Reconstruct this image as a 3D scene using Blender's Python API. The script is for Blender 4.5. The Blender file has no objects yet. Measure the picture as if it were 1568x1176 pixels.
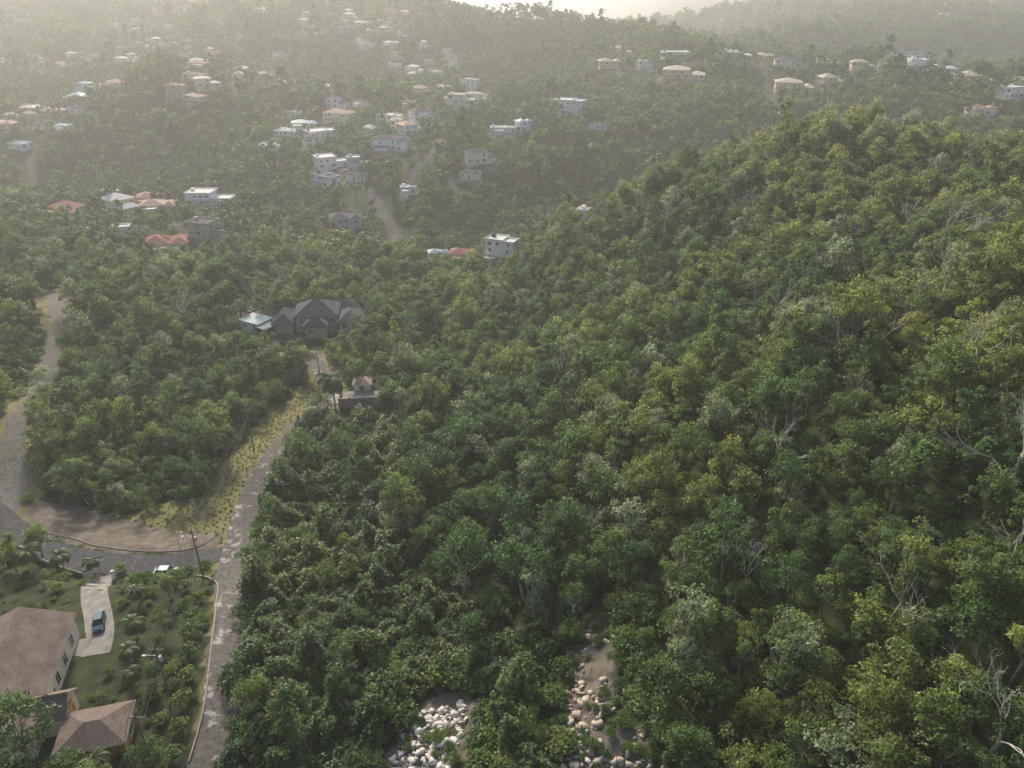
import bpy, numpy as np, math, random
from mathutils import Vector, Matrix
rng=np.random.default_rng(7); random.seed(7)
scene=bpy.context.scene
def link(o): scene.collection.objects.link(o); return o
# ------------------------------------------------------------------ terrain heights
CT="""-39,60,8;-44,82,10;-56,107,3;-57,136,3;-48,171,-1;-66,83,8;-63,65,9;-102,120,2;-69,102,4;-86,138,-1;-80,162,0;-126,171,2;-134,196,3;-160,240,3;-158,209,8;-122,152,10;-112,196,2;-86,202,-1;-64,224,-2;-177,281,-2;-127,285,-5;-101,286,-6;-49,284,-8;-25,278,-12;-11,271,-10;12,272,5;42,271,24;65,267,34;82,262,44;98,254,52;118,228,50;133,198,43;37,114,28;61,90,41;45,54,31;25,63,21;23,51,16;1,70,12;-11,60,11;-17,103,8;2,151,8;-24,167,-1;23,212,8;56,194,28;83,162,40;-35,92,5;-41,122,0;10,58,19;2,99,10;-39,216,-5;-5,223,-3;-143,337,-6;-61,364,-15;-229,389,-8;-4,340,-16;-25,338,-15;-158,328,-8;-112,444,-6;-77,487,9;-243,514,-16;-297,462,-22;-315,700,39;-240,650,34;-127,571,19;-167,523,11;-40,640,20;40,550,21;-2,513,16;-19,452,5;13,422,-16;-30,406,-5;91,491,8;125,712,52;146,703,54;228,603,36;298,608,46;288,475,29;315,491,38;180,544,32;121,444,-20;203,467,10;226,399,6;52,983,68;-32,909,55;119,887,58;66,691,21;-377,683,16;-387,584,1;-361,559,-4;-580,1049,44;-291,939,52;-135,906,53;-300,800,16;-130,760,18;-540,1401,94;-885,1516,100;-161,1241,98;-216,1214,92;214,836,34;396,950,44;511,873,12;581,1284,68;703,1229,68;367,1446,41;875,1396,64;-60,20,2;0,20,6;60,10,36;100,40,56;140,100,62;200,180,54;250,120,70;0,-60,20;-100,0,0;100,-60,50;-160,100,8;-200,200,8;-260,300,6;180,300,20;80,340,5;250,350,10;0,340,-8;320,300,40;-600,500,5;-700,800,16;500,600,35;700,900,36;0,1300,20;80,1150,20;-500,1700,100;600,1900,95;50,2200,-40;-1200,1200,60;1200,1400,80;-1200,300,20;900,300,60"""
pts=np.array([[float(a) for a in s.split(',')] for s in CT.split(';')])
S=100.0; X=pts[:,:2]/S; n=len(X)
def U(r2): return np.where(r2>0,0.5*r2*np.log(r2+1e-12),0)
K=U(((X[:,None]-X[None])**2).sum(-1))+np.eye(n)*0.02
Pm=np.c_[np.ones(n),X]
W=np.linalg.solve(np.block([[K,Pm],[Pm.T,np.zeros((3,3))]]),np.r_[pts[:,2],0,0,0])
def sst(a,b,x): t=np.clip((x-a)/(b-a),0,1); return t*t*(3-2*t)
def vnoise(x,y,seed=0):
    xi=np.floor(x);yi=np.floor(y);fx=x-xi;fy=y-yi;fx=fx*fx*(3-2*fx);fy=fy*fy*(3-2*fy)
    def h(a,b):
        t=np.sin(a*127.1+b*311.7+seed*74.7)*43758.5453; return t-np.floor(t)
    return (h(xi,yi)*(1-fx)+h(xi+1,yi)*fx)*(1-fy)+(h(xi,yi+1)*(1-fx)+h(xi+1,yi+1)*fx)*fy
def fbm(x,y,s,o=3,seed=0):
    r=0;a=.5;x=x/s;y=y/s
    for i in range(o): r=r+a*(vnoise(x,y,seed+i)-.5); x=x*2.03;y=y*2.03;a*=.5
    return r*2
def tps(x,y):
    x=np.asarray(x,float);y=np.asarray(y,float);sh=x.shape
    q=np.c_[x.ravel(),y.ravel()]/S;out=np.empty(len(q))
    for i in range(0,len(q),20000):
        s=q[i:i+20000]; out[i:i+20000]=U(((s[:,None]-X[None])**2).sum(-1))@W[:n]+W[n]+s@W[n+1:]
    out=out.reshape(sh)
    out=np.clip(out,-60,110)
    f=np.maximum(sst(1600,2400,y),sst(1100,2000,abs(x)))
    far=-130+70*fbm(x,y,900,3,5)+sst(120,900,abs(x-.03*y))*(240+90*fbm(x,y,600,2,6))
    return out*(1-f)+far*f
def H0(x,y):
    x=np.asarray(x,float);y=np.asarray(y,float)
    z=tps(x,y)
    rid=(.5-abs(fbm(x*1.3+y*.25,y*.6,85,2,17)))*2-.7
    return z+(fbm(x,y,90,3,1)*6+rid*13)*sst(400,600,y)+fbm(x,y,90,3,1)*4*sst(290,380,y)*(1-sst(400,600,y))+fbm(x,y,14,3,3)*0.7*(1-sst(250,500,y))
# ------------------------------------------------------------------ data (world metres)
R1=[(-37,50),(-39,59),(-39.6,66),(-42.5,76),(-45.5,87),(-49.5,98),(-52,108),(-54,119),(-54.8,127),(-54.8,136),(-54,150),(-51.6,163),(-48.5,172),(-50.5,180),(-56,191),(-62,203)]
R2=[(-122,132),(-112,123),(-102,116),(-95,111),(-87,106),(-78,103),(-69,101.5),(-62,102),(-52,106)]
R3=[(-101,114),(-106,127),(-114,143),(-123,167),(-132,188),(-140,208),(-150,225),(-160,239)]
farroads=[([(-81,425),(-74,404),(-65,383),(-60,368),(-55,348)],6),([(-59,415),(-57,438),(-50,462),(-46,490)],5),([(-36,432),(-32,416),(-24,403)],4.5),
 ([(-205,342),(-191,347),(-180,356),(-161,367),(-156,396),(-160,420)],5),([(-357,560),(-326,505),(-292,463)],5),([(207,662),(191,585),(180,532)],5),([(-42,376),(-28,372),(-13,364)],4),([(-91,400),(-81,395),(-68,388)],3.5),
 ([(-60,368),(-90,352),(-130,345)],4.5)]
DRIVE=[(-72.8,98.5),(-70,92),(-66.2,86),(-63.5,81.5),(-62.3,77.5)]
HS=[(-140,332,14,3,'flat','tan','grey'),(-158,326,16,1,'hip','cream','red'),(-210,393,17,2,'hip','yel','pale'),(-231,382,19,1,'hip','cream','red'),(-192,397,15,1,'hip','cream','pink'),(-168,410,20,2,'flat','white','pale'),
(-271,415,16,1,'hip','white','red'),(-268,384,10,1,'flat','white','pale'),(-86,374,13,2,'hip','bluegrey','grey'),(-58,412,7,1,'flat','white','pale'),(-4,310,11,3,'flat','white','pale'),(-23,333,10,1,'hip','cream','red'),(-35,334,7,1,'hip','white','blue'),
(-112,464,15,2,'flat','white','pale'),(-109,437,13,2,'flat','white','grey'),(-92,440,9,1,'hip','white','grey'),(-94,458,10,2,'flat','bluegrey','pale'),(-76,481,18,2,'hip','white','grey'),(-19,453,14,2,'hip','cream','grey'),(-24,432,9,1,'hip','cream','grey'),
(-6,509,13,1,'flat','white','pale'),(8,513,8,2,'hip','white','blue'),(41,551,17,3,'flat','white','pale'),(58,513,9,1,'hip','white','grey'),(-265,489,19,1,'flat','tan','tan'),(30,292,6,2,'flat','white','pale'),(-162,508,11,1,'hip','white','blue'),
(-158,536,12,1,'hip','white','pale'),(-133,534,17,2,'flat','white','pale'),(-126,568,18,2,'hip','cream','pink'),(-113,590,11,1,'hip','white','grey'),(-88,558,14,2,'flat','white','pale'),(-61,546,17,2,'hip','white','grey'),(-36,564,16,3,'flat','cream','pale'),
(-76,660,14,2,'hip','cream','pink'),(-58,684,14,2,'flat','white','pale'),(-26,646,18,1,'hip','cream','tan'),(-39,730,14,3,'flat','white','pale'),(-159,675,13,1,'hip','white','pink'),(-200,740,15,2,'flat','white','pale'),(-238,738,20,2,'hip','cream','grey'),(-281,722,16,2,'hip','yel','pale'),
(-249,866,16,2,'hip','white','grey'),(-309,933,15,1,'hip','cream','red'),(-163,900,15,2,'flat','white','pale'),(-194,988,15,2,'hip','cream','tan'),(-249,986,14,1,'hip','white','pale'),(-150,1013,16,2,'flat','cream','pale'),
(-373,678,18,2,'hip','white','blue'),(-384,650,13,1,'hip','cream','pale'),(-345,617,12,1,'hip','white','grey'),(-387,583,16,2,'hip','yel','pink'),(-360,556,11,1,'flat','white','blue'),(-359,712,14,1,'hip','cream','pale'),(-332,665,14,1,'hip','cream','pink'),(-419,690,14,1,'hip','white','pale'),(-414,640,13,1,'hip','cream','tan'),
(86,703,16,2,'hip','yel','tan'),(104,762,18,2,'hip','yel','tan'),(148,703,26,2,'flat','white','pale'),(195,696,28,2,'hip','yel','green'),(133,612,26,2,'hip','yel','tan'),(110,660,10,2,'flat','white','pale'),(262,714,26,1,'flat','yel','tan'),(208,580,22,2,'hip','yel','tan'),(238,588,16,2,'hip','yel','tan'),
(224,642,20,2,'hip','cream','grey'),(266,604,14,3,'hip','yel','tan'),(274,660,13,2,'hip','yel','tan'),(302,610,26,2,'hip','white','grey'),(287,473,13,1,'hip','white','pink'),(316,540,19,2,'hip','yel','tan'),(311,486,13,2,'flat','white','pale'),(334,513,11,2,'hip','cream','tan'),
(690,1617,25,2,'hip','white','green'),(704,1483,20,3,'flat','white','pale'),(626,1173,20,2,'hip','cream','pale'),(858,1547,22,2,'flat','white','pale'),(733,1212,20,2,'hip','cream','pink'),(547,1690,22,2,'flat','white','pale'),(-208,424,12,1,'hip','cream','pink'),(-184,342,9,1,'flat','white','pale')]
HS=[(x,y,w*(1.28 if 420<y<560 else 1.2 if y<760 else 1.1),s_,a,b_,c) for x,y,w,s_,a,b_,c in HS]
def town(nm,x0,x1,y0,y1,thr,sep=19):
    c=0;t=0
    while c<nm and t<9000:
        t+=1;x=rng.uniform(x0,x1);y=rng.uniform(y0,y1)
        if vnoise(np.array(x/80.),np.array(y/90.),9)<thr: continue
        if min((h[0]-x)**2+(h[1]-y)**2 for h in HS)<sep**2: continue
        HS.append((x,y,rng.uniform(10,18),int(rng.integers(1,3)),random.choice(['hip','hip','flat']),random.choice(['white','white','cream','cream','yel','tan']),random.choice(['pale','pale','pale','grey','grey','pink','tan','tan','red','blue']))); c+=1
town(150,-950,-250,740,1500,.66);town(55,-270,-20,600,1010,.6);town(18,-450,-340,540,720,.4);town(26,330,1050,1000,1750,.6);town(10,120,340,560,760,.5);town(8,-170,-60,505,600,.4)
# ------------------------------------------------------------------ grid
def axis(segs):
    a=[];
    for s,e,st in segs: a+=list(np.arange(s,e,st))
    return np.array(a+[segs[-1][1]])
xs=axis([(-9000,-2000,500),(-2000,-900,60),(-900,-400,16),(-400,-150,6),(-150,-30,1.5),(-30,150,2.5),(150,400,6),(400,1000,16),(1000,2000,60),(2000,9000,500)])
ys=axis([(-400,0,25),(0,44,4),(44,220,1.5),(220,340,3),(340,760,6),(760,1300,12),(1300,2300,40),(2300,5000,150),(5000,14000,450)])
GX,GY=np.meshgrid(xs,ys); Z=H0(GX,GY)
def resample(pl,st=1.0):
    p=np.array(pl,float);o=[]
    for i in range(len(p)-1):
        a=p[max(i-1,0)];b=p[i];c=p[i+1];d=p[min(i+2,len(p)-1)]
        k=max(2,int(np.hypot(*(c-b))/st))
        for t in np.arange(k)/k: o.append(.5*((2*b)+(c-a)*t+(2*a-5*b+4*c-d)*t*t+(-a+3*b-3*c+d)*t**3))
    o.append(p[-1]);return np.array(o)
def smooth(z,k):
    zz=np.r_[np.full(k,z[0]),z,np.full(k,z[-1])];return np.convolve(zz,np.ones(2*k+1)/(2*k+1),'valid')
roads=[]
def grade(pl,w,fall):
    global Z
    c=resample(pl,1.5);zc=smooth(H0(c[:,0],c[:,1]),6)
    m=(GX>c[:,0].min()-20)&(GX<c[:,0].max()+20)&(GY>c[:,1].min()-20)&(GY<c[:,1].max()+20)
    P2=np.c_[GX[m],GY[m]]
    d=np.sqrt(((P2[:,None]-c[None])**2).sum(-1));j=d.argmin(1);dm=d.min(1)
    f=1-sst(w/2+1.6,w/2+1.6+fall,dm)
    Z[m]=Z[m]*(1-f)+zc[j]*f
    roads.append((c,w))
pads=[(h[0],h[1],h[2]*.6) for h in HS]+[(-64,222,17),(-82,219,6),(-41,171,7)]
for x,y,r in pads:
    z0=float(H0(np.array(x),np.array(y)));m=(abs(GX-x)<r+14)&(abs(GY-y)<r+14)
    d=np.hypot(GX[m]-x,GY[m]-y);f=1-sst(r+1,r+10,d);Z[m]=Z[m]*(1-f)+z0*f
gz=8.0
f=(1-sst(0,7,np.maximum(np.maximum(-86-GX,GX+47.5),np.maximum(54-GY,GY-96))))
Z=Z*(1-f)+(gz-.06*(GY-76)*(GY>76))*f
for pl,w in farroads: grade(pl,w,5)
grade(R2,5.5,5);grade(R3,5.4,4);grade(R1,5.2,4)
def zat(x,y):
    x=np.asarray(x,float);y=np.asarray(y,float)
    i=np.clip(np.searchsorted(xs,x)-1,0,len(xs)-2);j=np.clip(np.searchsorted(ys,y)-1,0,len(ys)-2)
    fx=(x-xs[i])/(xs[i+1]-xs[i]);fy=(y-ys[j])/(ys[j+1]-ys[j])
    return (Z[j,i]*(1-fx)+Z[j,i+1]*fx)*(1-fy)+(Z[j+1,i]*(1-fx)+Z[j+1,i+1]*fx)*fy
def inpoly(x,y,poly):
    p=np.array(poly);ins=np.zeros(np.shape(x),bool);j=len(p)-1
    for i in range(len(p)):
        c=((p[i,1]>y)!=(p[j,1]>y))&(x<(p[j,0]-p[i,0])*(y-p[i,1])/(p[j,1]-p[i,1]+1e-9)+p[i,0]);ins^=c;j=i
    return ins
def rdist(x,y,c,step=3):
    d=np.full(np.shape(x),1e9)
    for q in c[::step]: d=np.minimum(d,(x-q[0])**2+(y-q[1])**2)
    return np.sqrt(d)
LAYBY=[(-99,122.5),(-91.7,124),(-79.2,118),(-66,112.5),(-57,112),(-55,105.5),(-68.5,104),(-78.3,106),(-89,110),(-97,115)]
VERGE=[(-52,192),(-59,180),(-63,160),(-65,143),(-65,128),(-62,116),(-57,112),(-53.5,125),(-54,140),(-53,155),(-50,168),(-48,176),(-50,186)]
GRASS2=[(-80,119),(-70,124),(-62,124),(-58,112),(-66,112),(-78,117)]
GARDEN=[(-90,56),(-43,50),(-41.5,62),(-45,75),(-48,87),(-52.5,97),(-60,99),(-84,101),(-92,97)]
VINES=[(-37,50),(-40,75),(-46,100),(-51,120),(-52,150),(-45,165),(-30,160),(-22,130),(-20,100),(-5,82),(7,74),(9,50)]
SCAR=[(4,44),(6.5,60),(7.5,72),(11,79),(14.5,74),(13,62),(17,54),(18,44)]
RUBBLE=[(-18,42),(-17,58),(-14.5,66),(-9.5,70),(-4.5,67),(-5,58),(-5,42)]
LOWCLR=[(-20,38),(-19,55),(-16,67),(-9,73),(-2.5,69),(-3,56),(-2,38)]
# ------------------------------------------------------------------ materials
def newmat(name):
    m=bpy.data.materials.new(name);m.use_nodes=True;nt=m.node_tree;return m,nt,nt.nodes['Principled BSDF']
def simple(name,col,rough=.8,var=.15,scale=1.5,bump=0.0,metal=0,spec=.2):
    m,nt,b=newmat(name);N=nt.nodes;L=nt.links
    tc=N.new('ShaderNodeNewGeometry');no=N.new('ShaderNodeTexNoise');no.inputs['Scale'].default_value=scale;no.inputs['Detail'].default_value=6
    L.new(tc.outputs['Position'],no.inputs['Vector'])
    r=N.new('ShaderNodeValToRGB');r.color_ramp.elements[0].position=.3;r.color_ramp.elements[1].position=.7
    r.color_ramp.elements[0].color=tuple(c*(1-var) for c in col)+(1,);r.color_ramp.elements[1].color=tuple(min(1,c*(1+var)) for c in col)+(1,)
    L.new(no.outputs['Fac'],r.inputs[0]);L.new(r.outputs[0],b.inputs['Base Color']);b.inputs['Roughness'].default_value=rough;b.inputs['Metallic'].default_value=metal;b.inputs['Specular IOR Level'].default_value=spec
    if bump:
        bp=N.new('ShaderNodeBump');bp.inputs['Strength'].default_value=bump;bp.inputs['Distance'].default_value=.05;L.new(no.outputs['Fac'],bp.inputs['Height']);L.new(bp.outputs[0],b.inputs['Normal'])
    return m
def leafmat(name,ramp,trans=.35,fixed=None):
    m,nt,b=newmat(name);N=nt.nodes;L=nt.links
    r=N.new('ShaderNodeValToRGB')
    while len(r.color_ramp.elements)<len(ramp): r.color_ramp.elements.new(.5)
    for e,(p,c) in zip(r.color_ramp.elements,ramp): e.position=p;e.color=c+(1,)
    if fixed is None:
        a=N.new('ShaderNodeAttribute');a.attribute_type='INSTANCER';a.attribute_name='tint';L.new(a.outputs['Fac'],r.inputs[0])
    else:
        oi=N.new('ShaderNodeObjectInfo');mr=N.new('ShaderNodeMapRange');mr.inputs[3].default_value=fixed-.15;mr.inputs[4].default_value=fixed+.2;L.new(oi.outputs['Random'],mr.inputs[0]);L.new(mr.outputs[0],r.inputs[0])
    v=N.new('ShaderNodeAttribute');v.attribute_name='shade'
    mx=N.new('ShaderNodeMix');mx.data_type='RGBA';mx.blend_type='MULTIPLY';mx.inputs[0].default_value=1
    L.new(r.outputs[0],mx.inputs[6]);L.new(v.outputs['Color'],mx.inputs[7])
    L.new(mx.outputs[2],b.inputs['Base Color']);b.inputs['Roughness'].default_value=.5;b.inputs['Specular IOR Level'].default_value=.3
    t=N.new('ShaderNodeBsdfTranslucent');ms=N.new('ShaderNodeMixShader');ms.inputs[0].default_value=trans
    h=N.new('ShaderNodeHueSaturation');h.inputs['Saturation'].default_value=1.05;h.inputs['Value'].default_value=1.7;L.new(mx.outputs[2],h.inputs['Color']);L.new(h.outputs[0],t.inputs[0])
    L.new(b.outputs[0],ms.inputs[1]);L.new(t.outputs[0],ms.inputs[2]);L.new(ms.outputs[0],N['Material Output'].inputs[0]);return m
M={}
RAMP=[(0,(.055,.115,.045)),(.3,(.098,.168,.054)),(.6,(.172,.225,.066)),(.82,(.265,.285,.078)),(1,(.22,.275,.17))]
M['leaf']=leafmat('foliage',RAMP,.42);M['leaf_garden']=leafmat('garden_foliage',RAMP,.42,.4)
M['palmleaf']=leafmat('palm_frond_green',[(0,(.08,.125,.05)),(1,(.12,.16,.06))],.25,.5)
M['bark']=simple('bark',(.18,.155,.12),.9,.3,3,.5)
M['palebark']=simple('pale_bark',(.52,.49,.44),.85,.2,2,.3)
M['white']=simple('white_paint',(.84,.82,.79),.7,.05,.6);M['cream']=simple('cream_paint',(.78,.70,.54),.7,.08,.6);M['yel']=simple('yellow_cream_paint',(.74,.60,.40),.7,.08,.6)
M['tan']=simple('tan_paint',(.5,.43,.34),.8,.1,.6);M['bluegrey']=simple('blue_grey_paint',(.42,.47,.52),.7,.1,.6)
M['grey']=simple('grey_shingle',(.105,.105,.12),.9,.2,.8,spec=.05);M['red']=simple('red_roof',(.26,.10,.078),.8,.2,.8);M['pink']=simple('pink_roof',(.42,.27,.22),.8,.15,.8);M['pale']=simple('pale_slab_roof',(.62,.61,.58),.8,.15,.5)
M['blue']=simple('blue_roof',(.25,.36,.46),.6,.15,.8);M['green']=simple('pale_green_roof',(.42,.52,.5),.7,.1,.8)
M['glass']=simple('window_glass',(.03,.035,.045),.15,.2,.5,spec=.5);M['trim']=simple('white_trim',(.74,.73,.71),.6,.04)
M['concrete']=simple('concrete',(.27,.255,.23),.9,.25,.7,.2);M['ochre']=simple('ochre_paint',(.6,.34,.08),.7,.1);M['amber']=simple('amber_shutter',(.5,.25,.05),.5,.1);M['wood']=simple('pole_wood',(.2,.17,.14),.9,.2,3);M['wire']=simple('wire_black',(.03,.03,.03),.6,.1)
M['dark']=simple('dark_rubber',(.02,.02,.02),.8,.1);M['rock']=simple('limestone',(.62,.59,.54),.9,.3,.9,.6);M['rockb']=simple('beige_rock',(.48,.41,.33),.9,.35,1.2,.5);M['block']=simple('pinkish_block_wall',(.38,.30,.26),.9,.2,1.5,.3)
m,nt,b=newmat('brown_shingle');N=nt.nodes;L=nt.links
tc=N.new('ShaderNodeTexCoord');bk=N.new('ShaderNodeTexBrick');bk.inputs['Scale'].default_value=1;bk.inputs['Brick Width'].default_value=.5;bk.inputs['Row Height'].default_value=.25;bk.inputs['Mortar Size'].default_value=.02
bk.inputs['Color1'].default_value=(.23,.185,.158,1);bk.inputs['Color2'].default_value=(.175,.14,.12,1);bk.inputs['Mortar'].default_value=(.1,.08,.07,1)
mp=N.new('ShaderNodeMapping');mp.inputs['Rotation'].default_value=(0,0,math.pi/2);L.new(tc.outputs['Object'],mp.inputs[0]);L.new(mp.outputs[0],bk.inputs['Vector'])
no=N.new('ShaderNodeTexNoise');no.inputs['Scale'].default_value=.5;no.inputs['Detail'].default_value=8;L.new(tc.outputs['Object'],no.inputs['Vector'])
mx=N.new('ShaderNodeMix');mx.data_type='RGBA';mx.blend_type='OVERLAY';mx.inputs[0].default_value=.6;L.new(bk.outputs[0],mx.inputs[6]);L.new(no.outputs['Fac'],mx.inputs[7]);L.new(mx.outputs[2],b.inputs['Base Color']);b.inputs['Roughness'].default_value=.9;b.inputs['Specular IOR Level'].default_value=.1
M['shingle']=m
def asphalt(name,base,patch,thr,ps):
    m,nt,b=newmat(name);N=nt.nodes;L=nt.links
    g=N.new('ShaderNodeNewGeometry')
    n1=N.new('ShaderNodeTexNoise');n1.inputs['Scale'].default_value=ps;n1.inputs['Detail'].default_value=7;n1.inputs['Roughness'].default_value=.65;L.new(g.outputs['Position'],n1.inputs['Vector'])
    r=N.new('ShaderNodeValToRGB');r.color_ramp.elements[0].position=thr;r.color_ramp.elements[1].position=thr+.06;L.new(n1.outputs['Fac'],r.inputs[0])
    n2=N.new('ShaderNodeTexNoise');n2.inputs['Scale'].default_value=1.5;n2.inputs['Detail'].default_value=8;L.new(g.outputs['Position'],n2.inputs['Vector'])
    r2=N.new('ShaderNodeValToRGB');r2.color_ramp.elements[0].color=tuple(c*.65 for c in base)+(1,);r2.color_ramp.elements[1].color=tuple(c*1.4 for c in base)+(1,);r2.color_ramp.elements[0].position=.3;r2.color_ramp.elements[1].position=.7;L.new(n2.outputs['Fac'],r2.inputs[0])
    mx=N.new('ShaderNodeMix');mx.data_type='RGBA';L.new(r.outputs[0],mx.inputs[0]);L.new(r2.outputs[0],mx.inputs[6]);mx.inputs[7].default_value=patch+(1,)
    L.new(mx.outputs[2],b.inputs['Base Color']);b.inputs['Roughness'].default_value=.9;b.inputs['Specular IOR Level'].default_value=.15
    bp=N.new('ShaderNodeBump');bp.inputs['Strength'].default_value=.3;bp.inputs['Distance'].default_value=.03;L.new(n2.outputs['Fac'],bp.inputs['Height']);L.new(bp.outputs[0],b.inputs['Normal']);return m
M['road1']=asphalt('worn_patched_asphalt',(.13,.12,.112),(.38,.365,.34),.555,.4)
M['road2']=asphalt('dark_asphalt',(.08,.08,.085),(.13,.13,.12),.6,.3)
M['gravel']=asphalt('gravel_track',(.155,.143,.13),(.115,.12,.08),.57,.3)
m,nt,b=newmat('ground_cover');N=nt.nodes;L=nt.links
g=N.new('ShaderNodeNewGeometry');at=N.new('ShaderNodeAttribute');at.attribute_name='cover';sp_=N.new('ShaderNodeSeparateColor');L.new(at.outputs['Color'],sp_.inputs[0])
nz=N.new('ShaderNodeTexNoise');nz.inputs['Scale'].default_value=.6;nz.inputs['Detail'].default_value=8;L.new(g.outputs['Position'],nz.inputs['Vector'])
def ramp(c0,c1,src):
    r=N.new('ShaderNodeValToRGB');r.color_ramp.elements[0].color=c0+(1,);r.color_ramp.elements[1].color=c1+(1,);r.color_ramp.elements[0].position=.32;r.color_ramp.elements[1].position=.68;L.new(src,r.inputs[0]);return r.outputs[0]
base=ramp((.03,.05,.02),(.07,.10,.035),nz.outputs['Fac']);grass=ramp((.12,.14,.055),(.26,.225,.11),nz.outputs['Fac']);dirt=ramp((.115,.098,.08),(.22,.187,.155),nz.outputs['Fac']);lawn=ramp((.028,.042,.02),(.075,.085,.042),nz.outputs['Fac'])
def edge(src):
    a=N.new('ShaderNodeMath');a.operation='ADD';L.new(src,a.inputs[0]);L.new(nz.outputs['Fac'],a.inputs[1]);r=N.new('ShaderNodeMapRange');r.inputs[1].default_value=.85;r.inputs[2].default_value=1.1;L.new(a.outputs[0],r.inputs[0]);return r.outputs[0]
cur=base
for src,col in ((sp_.outputs[0],grass),(sp_.outputs[2],lawn),(sp_.outputs[1],dirt)):
    mx=N.new('ShaderNodeMix');mx.data_type='RGBA';L.new(edge(src),mx.inputs[0]);L.new(cur,mx.inputs[6]);L.new(col,mx.inputs[7]);cur=mx.outputs[2]
L.new(cur,b.inputs['Base Color']);b.inputs['Roughness'].default_value=.95;b.inputs['Specular IOR Level'].default_value=.1
bp=N.new('ShaderNodeBump');bp.inputs['Strength'].default_value=.6;bp.inputs['Distance'].default_value=.2;L.new(nz.outputs['Fac'],bp.inputs['Height']);L.new(bp.outputs[0],b.inputs['Normal'])
M['ground']=m
# ------------------------------------------------------------------ terrain mesh
nx,ny=len(xs),len(ys)
me=bpy.data.meshes.new('terrain');V=np.c_[GX.ravel(),GY.ravel(),Z.ravel()]
ii,jj=np.meshgrid(np.arange(nx-1),np.arange(ny-1));q=(jj*nx+ii).ravel();F=np.c_[q,q+1,q+nx+1,q+nx]
def fastmesh(me,V,F):
    me.vertices.add(len(V));me.vertices.foreach_set('co',np.asarray(V,np.float32).ravel())
    k=F.shape[1];me.loops.add(F.size);me.loops.foreach_set('vertex_index',F.astype(np.int32).ravel())
    me.polygons.add(len(F));me.polygons.foreach_set('loop_start',np.arange(0,F.size,k,dtype=np.int32));me.update(calc_edges=True);me.validate()
fastmesh(me,V,F);me.polygons.foreach_set('use_smooth',np.ones(len(F),bool))
gx,gy=GX.ravel(),GY.ravel()
cov=np.zeros((len(V),4),np.float32);cov[:,3]=1
near=(gy<260)&(abs(gx)<200)
cov[:,0]=np.where(near&(inpoly(gx,gy,VERGE)|inpoly(gx,gy,GRASS2)),1,0);
d1=rdist(gx,gy,resample(R1,1.5));d3=rdist(gx,gy,resample(R3,1.5));cov[:,0]=np.maximum(cov[:,0],(1-sst(3,6,d1))*.75);cov[:,0]=np.maximum(cov[:,0],1-sst(4,8,d3))
cov[:,1]=np.where(inpoly(gx,gy,LAYBY),1,0);cov[:,1]=np.maximum(cov[:,1],np.where(inpoly(gx,gy,SCAR)|inpoly(gx,gy,RUBBLE),.62,0));cov[:,1]=np.maximum(cov[:,1],(np.hypot(gx+156,gy-238)<9)*.9);cov[:,1]=np.maximum(cov[:,1],(np.hypot(gx+94,gy-238)<9)*.8);cov[:,1]=np.maximum(cov[:,1],(np.hypot(gx+72,gy-212)<7)*.5)
for h in HS:
    if h[1]<800: cov[:,0]=np.maximum(cov[:,0],.6*(np.hypot(gx-h[0],gy-h[1]+4)<h[2]*.7)); cov[:,1]=np.maximum(cov[:,1],.5*(np.hypot(gx-h[0],gy-h[1]+3)<h[2]*.6))
cov[:,2]=np.where(inpoly(gx,gy,GARDEN),1,0)
ca=me.color_attributes.new('cover','FLOAT_COLOR','POINT');ca.data.foreach_set('color',cov.ravel())
me.materials.append(M['ground']);link(bpy.data.objects.new('terrain',me))
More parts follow.
